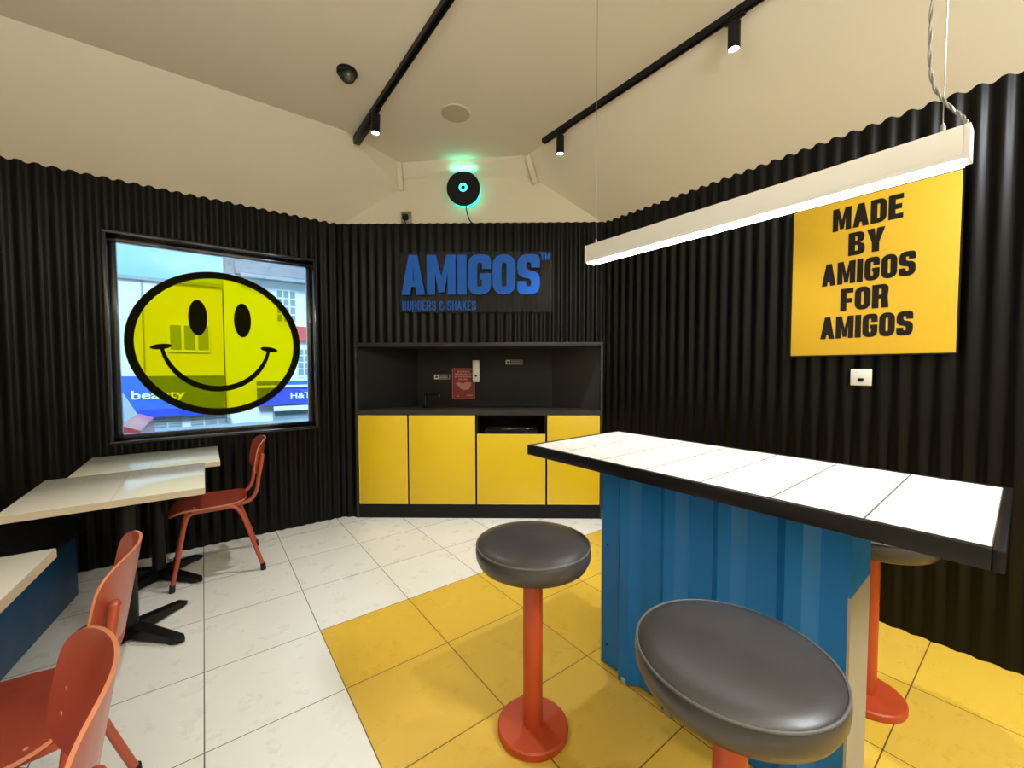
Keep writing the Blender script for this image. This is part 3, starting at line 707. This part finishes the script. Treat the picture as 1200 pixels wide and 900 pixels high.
# pendant strip
LX, LY0, LY1, LZ0, LZ1 = 1.545, .138, 1.408, 1.878, 1.960
pn = thing('pendant_lamp', 'long white linear pendant lamp hanging over the tiled bar table', 'lamp', (LX, (LY0+LY1)/2, LZ0)); hl = (LY1-LY0)/2
b = MB(); b.box(-.030, .030, -hl+.012, hl-.012, .012, LZ1-LZ0, bev=.001); b.box(-.030, -.026, -hl+.012, hl-.012, 0, .012); b.box(.026, .030, -hl+.012, hl-.012, 0, .012); b.build('housing', M['white'], pn)
for y0, y1 in ((-hl, -hl+.012), (hl-.012, hl)):
    b = MB(); b.box(-.0305, .0305, y0, y1, -.0005, LZ1-LZ0+.0005, bev=.001); b.build('end_cap', M['white'], pn)
b = MB(); b.box(-.0258, .0258, -hl+.013, hl-.013, -.006, .010); b.build('diffuser', M['lampw'], pn, smooth=0)
for y in (1.362, .190):
    yy_ = y-(LY0+LY1)/2
    b = MB(); b.tube([(0, yy_, LZ1-LZ0), (0, yy_, HC-LZ0)], .0012, n=6); wr = b.build('suspension_wire', M['wire'], pn)
    b = MB(); b.lathe([(.006, 0), (.006, .022), (.003, .03)], n=14, mtx=Matrix.Translation((0, yy_, LZ1-LZ0))); b.lathe([(.003, -.03), (.012, -.008), (.012, 0)], n=14, mtx=Matrix.Translation((0, yy_, HC-LZ0))); b.build('gripper', M['wire'], wr)
zz = LZ1-LZ0; y0 = .19-(LY0+LY1)/2
b = MB(); pts = [(.0, y0-.045, zz), (.0, y0-.035, zz+.03), (0, y0-.005, zz+.08), (-.01, y0+.022, zz+.15), (-.012, y0+.028, zz+.28), (-.01, y0+.022, zz+.42), (-.005, y0+.004, zz+.58), (0, y0-.01, zz+.75), (0, y0-.01, HC-LZ0)]
P_ = catmull([Vector(p) for p in pts], 14)
for k in range(2): b.tube([p+Vector((.0024*cos(i*.55+k*pi), .0024*sin(i*.55+k*pi), 0)) for i, p in enumerate(P_)], .0026, n=7)
b.build('power_cable', M['flex'], pn)

# ------------------------------------------------------------------ bar table
BX0, BX1, BY0, BY1, BZ = 1.207, 1.887, .055, 1.49, 1.0
bt = thing('bar_table', 'high bar table with white tiled top on a blue corrugated base', 'table', ((BX0+BX1)/2+.016, (BY0+BY1)/2-.004, 0), radians(1.4)); hx, hy = (BX1-BX0)/2, (BY1-BY0)/2
b = MB(); ring_ = .018
b.box(-hx, hx, -hy, -hy+ring_, BZ-.046, BZ, bev=.003); b.box(-hx, hx, hy-ring_, hy, BZ-.046, BZ, bev=.003)
b.box(-hx, -hx+ring_, -hy+ring_, hy-ring_, BZ-.046, BZ, bev=.003); b.box(hx-ring_, hx, -hy+ring_, hy-ring_, BZ-.046, BZ, bev=.003)
b.box(-hx+ring_, hx-ring_, -hy+ring_, hy-ring_, BZ-.046, BZ-.012); b.build('top_edging', M['edge'], bt)
b = MB(); b.box(-hx+ring_, hx-ring_, -hy+ring_, hy-ring_, BZ-.012, BZ-.001); b.build('tiled_top', M['bartop'], bt, smooth=0)
# corrugated container skin all round the front and back
PX0 = 1.433-(BX0+BX1)/2; PX1 = -PX0+.0; ya, yb = .336-(BY0+BY1)/2, 1.226-(BY0+BY1)/2
def skin(side):
    x = PX0 if side < 0 else PX1; dpt = .034*(-1 if side < 0 else 1)
    prof = [(yb, 0)]; y = yb-.09; i = 0
    while y > ya+.10:
        prof += [(y, 0), (y-.032, 1), (y-.078, 1), (y-.114, 0)]; y -= .114+.091
    prof += [(ya, 0)]
    pts = [(x-dpt*0 + dpt*q*-1*-1, yy) for yy, q in prof]
    out = []
    inn = []
    for (xx, yy) in pts: out.append((xx, yy)); inn.append((xx-(-.003 if side < 0 else .003)*1, yy))
    b = MB(); b.prism(out+inn[::-1], .012, BZ-.046); return b
b = skin(-1); b.build('corrugated_front', M['blue'], bt, smooth=20)
b = skin(1); b.build('corrugated_back', M['blue'], bt, smooth=20)
for y0, y1 in ((ya-.003, ya+.004), (yb-.002, yb+.003)):
    b = MB(); b.box(PX0-.002, PX1+.002, y0, y1, .70, BZ-.046); e_ = b.build('end_panel', M['blue'], bt, smooth=0)
    b = MB(); b.box(PX0-.002, PX1+.002, y0, y1, .0, .70); b.build('end_strip', M['steel'], bt, smooth=0)
b = MB(); b.box(PX0+.01, PX1-.01, ya+.01, yb-.01, 0, .03); b.box(PX0+.02, PX1-.02, ya+.02, yb-.02, BZ-.075, BZ-.046); b.build('base_frame', M['black'], bt, smooth=0)
b = MB(); random.seed(3)
for y, z in ((yb-.03, .1), (yb-.03, .56), (yb-.19, .62), (yb-.19, .3), (yb-.36, .72), (yb-.53, .5)):
    b.lathe([(.006, 0), (.004, .003)], n=12, mtx=Matrix.Translation((PX0, y, z)) @ Matrix.Rotation(-pi/2, 4, 'Y'))
b.build('screw', M['black'], bt)
for y in (yb-.145, yb-.35):
    b = MB(); b.lathe([(.016, 0), (.018, .003), (.018, .026), (.010, .03)], cx=PX0-.022, cy=y, n=20); b.build('levelling_foot', M['steel'], bt)

# ------------------------------------------------------------------ stools
def make_stool():
    t = thing('bar_stool', '', 'stool', (0, 0, 0), group='fixed bar stools round the bar table')
    b = MB(); b.lathe([(.128, 0), (.131, .004), (.131, .026), (.126, .031), (.04, .033)], n=64); b.build('base_plate', M['orange'], t)
    b = MB(); b.lathe([(.0365, .031), (.0365, .64)], n=40); b.build('pole', M['orange'], t)
    pf = [(.15, .642), (.186, .644), (.199, .652), (.209, .673), (.211, .696), (.207, .713), (.198, .722), (.172, .730), (.125, .7355), (.06, .738), (.004, .7385)]
    b = MB(); b.lathe(pf, n=80); st = b.build('seat', M['leather'], t, smooth=60)
    b = MB(); n = 80; b.tube([(.2068*cos(2*pi*i/n), .2068*sin(2*pi*i/n), .7165) for i in range(n+1)], .0032, n=8, caps=False); b.build('piping', M['piping'], st)
    b = MB(); b.lathe([(.06, .630), (.14, .636), (.15, .643)], n=40); b.build('seat_plate', M['blackm'], t)
    return t
s1 = make_stool(); s1.location = (.955, 1.137, 0); s1['label'] = 'bar stool on white and yellow floor edge, with its round orange base fully in view'
s2 = copy_tree(s1); s2.location = (.940, .418, 0); s2['label'] = 'nearest bar stool, with large grey leather seat in front of the blue base'
s3 = copy_tree(s1); s3.location = (2.145, .427, 0); s3['label'] = 'bar stool behind the bar table, with only its orange pole and base showing'

# ------------------------------------------------------------------ tables on the left
def make_pedestal_table(tz=.765, sx=.68, sy=.68):
    t = thing('dining_table', '', 'table', group='pale square tables on black pedestals')
    b = MB(); b.box(-sx/2, sx/2, -sy/2, sy/2, tz-.034, tz, bev=.0025); tp_ = b.build('tabletop', M['wooda'], t)
    b = MB(); ring_h = [(-sx/2-.0006, sx/2+.0006, -sy/2-.0006, -sy/2+.001), (-sx/2-.0006, sx/2+.0006, sy/2-.001, sy/2+.0006), (-sx/2-.0006, -sx/2+.001, -sy/2, sy/2), (sx/2-.001, sx/2+.0006, -sy/2, sy/2)]
    for x0, x1, y0, y1 in ring_h: b.box(x0, x1, y0, y1, tz-.032, tz-.003)
    b.build('edge_band', M['woodedge'], tp_, smooth=0)
    return t
def pedestal(t, cx, cy, r, rot, tz=.765):
    b = MB(); b.lathe([(.036, .05), (.036, tz-.045)], cx=cx, cy=cy, n=28); b.build('column', M['black'], t)
    b = MB(); b.box(cx-.16, cx+.16, cy-.16, cy+.16, tz-.046, tz-.034, bev=.002); b.build('top_plate', M['black'], t)
    for k in range(4):
        a = rot+k*pi/2; mt = Matrix.Translation((cx, cy, 0)) @ Matrix.Rotation(a, 4, 'Z')
        prof = [(.0, .012), (.0, .075), (.06, .068), (r-.05, .040), (r, .030), (r+.006, .010), (r-.03, .002), (r-.06, .010)]
        b = MB(); vs = []; 
        hwid = lambda x: .030-.006*min(1, x/r)
        n = len(prof)
        for sgn in (-1, 1): vs += [mt @ Vector((x, sgn*hwid(x), z)) for x, z in prof]
        # pointed toe
        fs = [tuple(range(n)), tuple(range(n, 2*n))[::-1]]+[(i, n+i, n+(i+1) % n, (i+1) % n) for i in range(n)]
        vs.append(mt @ Vector((r+.03, 0, .012)))
        b.faces(vs, [f for j, f in enumerate(fs) if j not in (2+4, )]+[(4, n+4, 2*n), (n+4, n+5, 2*n), (n+5, 5, 2*n), (5, 4, 2*n)])
        b.build('foot', M['black'], t, smooth=25)
ta = make_pedestal_table(sy=.634); ta.location = (-.268, 3.542, 0); ta['label'] = 'pale square table against the window wall below the smiling sticker'
pedestal(ta, .01, -.10, .285, radians(45))
tb = make_pedestal_table(); tb.location = (-.348, 2.882, 0); tb['label'] = 'pale square table pushed against the window-side table, nearer the bench'
pedestal(tb, .02, -.11, .285, radians(45))
tc_ = make_pedestal_table(); tc_.location = (-.768, 1.665, 0); tc_.rotation_euler = (0, 0, radians(-4)); tc_['label'] = 'pale tabletop cut off by the lower left frame edge beside the tucked orange chair'
pedestal(tc_, .1, 0, .22, radians(45))

# bench
bn = thing('bench_seat', 'dark navy bench with black vinyl cushion along the left wall', 'bench', (-.63, 3.50, 0), radians(-7.5))
b = MB(); b.box(-.5, 0, -2.6, 0, .0, .37, bev=.012); b.build('base_box', M['bench'], bn)
b = MB(); b.box(-.52, .035, -2.62, .03, .37, .475, bev=.04); b.build('cushion', M['cushion'], bn, smooth=50)

# ------------------------------------------------------------------ chairs (local +x is forward)
def make_chair():
    t = thing('school_chair', '', 'chair', group='orange stacking chairs')
    def zs(a, bb):   # seat surface
        x = .04+.21*a; dish = .010*(1-a*a)*(1-bb*bb)
        droop = -.045*max(0, (a-.55)/.45)**2; lift = .010*max(0, (-a-.6)/.4)
        return x, droop+lift-dish
    def wid(a): return .200-.012*max(0, -a)
    top = lambda a, bb: (zs(a, bb)[0], wid(a)*bb, .476+zs(a, bb)[1])
    bot = lambda a, bb: (zs(a, bb)[0]*1., wid(a)*bb*.995, .464+zs(a, bb)[1])
    b = MB(); b.slab(top, bot, rings=9, seg=64, ex=4.2, m=M['red_ply'], medge=M['ply_edge']); se = b.build('seat', None, t, smooth=40)
    R = .33
    def bk(off):
        def fn(a, bb):   # a: across, bb: up
            th = a*.192/R*1.02; z = .752+.118*bb-.012*a*a*max(0, bb)
            x = -.252-.040*(bb*.5+.5)-off*.0 + R*(1-cos(th)) - off*cos(th)
            y = (R+off)*sin(th); return (x, y, z)
        return fn
    b = MB(); b.slab(bk(0.), bk(.007), rings=9, seg=72, ex=4.6, m=M['red_ply'], medge=M['ply_edge']); ba = b.build('backrest', None, t, smooth=40)
    for y in (-.155, .155):
        for z in (.70, .745):
            x = -.252-.040*((z-.752)/.118*.5+.5)+R*(1-cos(.155/R))
            b = MB(); b.lathe([(.006, 0), (.004, .0025)], n=12, mtx=Matrix.Translation((x+.0005, y, z)) @ Matrix.Rotation(pi/2, 4, 'Y')); b.build('rivet', M['ply_edge'], ba)
    for x in (-.10, .12):
        for y in (-.15, .15):
            b = MB(); b.lathe([(.006, .474), (.004, .4775)], cx=x, cy=y, n=12); b.build('rivet', M['ply_edge'], se)
    for sy in (-1, 1):
        pf = [(.235, .232*sy, .022), (.20, .210*sy, .20), (.172, .192*sy, .36), (.155, .184*sy, .425), (.125, .181*sy, .450), (.08, .180*sy, .452), (.02, .180*sy, .452)]
        pr_ = [(-.243, .232*sy, .022), (-.19, .208*sy, .20), (-.142, .190*sy, .36), (-.112, .184*sy, .425), (-.08, .181*sy, .450), (-.04, .180*sy, .452), (.02, .180*sy, .452)]
        for p in (pf, pr_):
            b = MB(); b.tube(p, .0125, n=14, smooth=6); lg = b.build('leg', M['orange_tube'], t, smooth=60)
            x, y, z = p[0]; b = MB(); b.tube([(x, y, 0), (x*.985, y*.988, .045)], .0155, n=14); b.build('rubber_foot', M['rubber'], lg)
        pb = [(.10, .15*sy, .448), (0, .148*sy, .448), (-.12, .142*sy, .450), (-.185, .145*sy, .468), (-.222, .150*sy, .53), (-.234, .154*sy, .62)]
        xe = lambda z: -.252-.040*((z-.752)/.118*.5+.5)+R*(1-cos(.155/R))-.021
        pb += [(xe(.68)-.002, .1555*sy, .68), (xe(.765), .1555*sy, .765)]
        b = MB(); b.tube(pb, .0125, n=14, smooth=6); b.lathe([(.0125, 0), (.0105, .006), (.006, .0105), (.001, .012)], n=14, mtx=Matrix.Translation(pb[-1])); b.build('back_tube', M['orange_tube'], t, smooth=60)
    for x in (.10, -.06):
        b = MB(); b.tube([(x, -.18, .450), (x, .18, .450)], .010, n=12); b.build('cross_tube', M['orange_tube'], t, smooth=60)
    return t
c1 = make_chair(); c1.location = (.050, 3.412, 0); c1.rotation_euler = (0, 0, pi); c1['label'] = 'orange chair in side view tucked under the table below the window'
c2 = copy_tree(c1); c2.location = (-.452, 1.565, 0); c2.rotation_euler = (0, 0, pi); c2['label'] = 'orange chair with the back of its backrest and its tube stub turned to view'
c3 = copy_tree(c1); c3.location = (-.425, .93, 0); c3.rotation_euler = (0, 0, pi+radians(11)); c3['label'] = 'nearest orange chair, only the narrow edge-on backrest seen at lower left'

# ------------------------------------------------------------------ lights
def area(name, loc, rot, sx, sy, e, col):
    l = bpy.data.lights.new(name, 'AREA'); l.shape = 'RECTANGLE'; l.size = sx; l.size_y = sy; l.energy = e; l.color = col
    o = bpy.data.objects.new(name, l); COL.objects.link(o); o.location = loc; o.rotation_euler = rot; return o
area('fill_uplight', (.2, -1.2, 2.0), (pi, 0, 0), 1.6, .3, 80, (.90, .96, 1.))  # added fill behind the camera, brightens the ceiling; no pendant hangs here
area('fill_downlight', (1.95, -1.25, 3.0), (0, 0, 0), .2, 1.2, 78, (.90, .96, 1.))  # added fill out of view, brightens the floor and its bounce; no fitting
area('fill_uplight', (-1.3, .6, 2.0), (pi, 0, 0), .3, 1.2, 24, (.90, .96, 1.))  # second added upward fill, out of view at the left, without a lamp body
sun = bpy.data.lights.new('sun', 'SUN'); sun.energy = 4.3; sun.color = (.58, .83, 1.); sun.angle = radians(20)
so = bpy.data.objects.new('sun', sun); COL.objects.link(so); so.rotation_euler = (radians(48), 0, radians(-15)); so.location = (0, -5, 12)

w = bpy.data.worlds.new('sky'); bpy.context.scene.world = w; w.use_nodes = True; nt = w.node_tree; nt.nodes.clear()
o_ = nt.nodes.new('ShaderNodeOutputWorld'); bg = nt.nodes.new('ShaderNodeBackground'); nt.links.new(bg.outputs[0], o_.inputs[0])
tc = nt.nodes.new('ShaderNodeTexCoord'); nz = nt.nodes.new('ShaderNodeTexNoise'); nz.inputs['Scale'].default_value = 3.5; nz.inputs['Detail'].default_value = 5
nt.links.new(tc.outputs['Generated'], nz.inputs['Vector'])
cr_ = nt.nodes.new('ShaderNodeValToRGB'); cr_.color_ramp.elements[0].position = .38; cr_.color_ramp.elements[1].position = .68
cr_.color_ramp.elements[0].color = (.20, .60, .98, 1); cr_.color_ramp.elements[1].color = (.42, .78, 1., 1)
nt.links.new(nz.outputs['Fac'], cr_.inputs[0]); nt.links.new(cr_.outputs[0], bg.inputs['Color']); bg.inputs['Strength'].default_value = 1.05

# ------------------------------------------------------------------ camera
cd = bpy.data.cameras.new('camera'); cd.sensor_fit = 'HORIZONTAL'; cd.sensor_width = 36; cd.lens = 478.3343/1200*36; cd.clip_start = .02; cd.clip_end = 200
co = bpy.data.objects.new('camera', cd); COL.objects.link(co); co.location = (0, 0, H)
co.rotation_euler = (pi/2-.0391219, .0016, -.6473404)
sc = bpy.context.scene; sc.camera = co
sc.view_settings.view_transform = 'Standard'; sc.view_settings.look = 'None'; sc.view_settings.gamma = 1; sc.view_settings.use_curve_mapping = False
sc.view_settings.exposure = .42
sc.cycles.max_bounces = 10; sc.cycles.transparent_max_bounces = 16; sc.cycles.use_denoising = True
sc.cycles.sample_clamp_indirect = 6
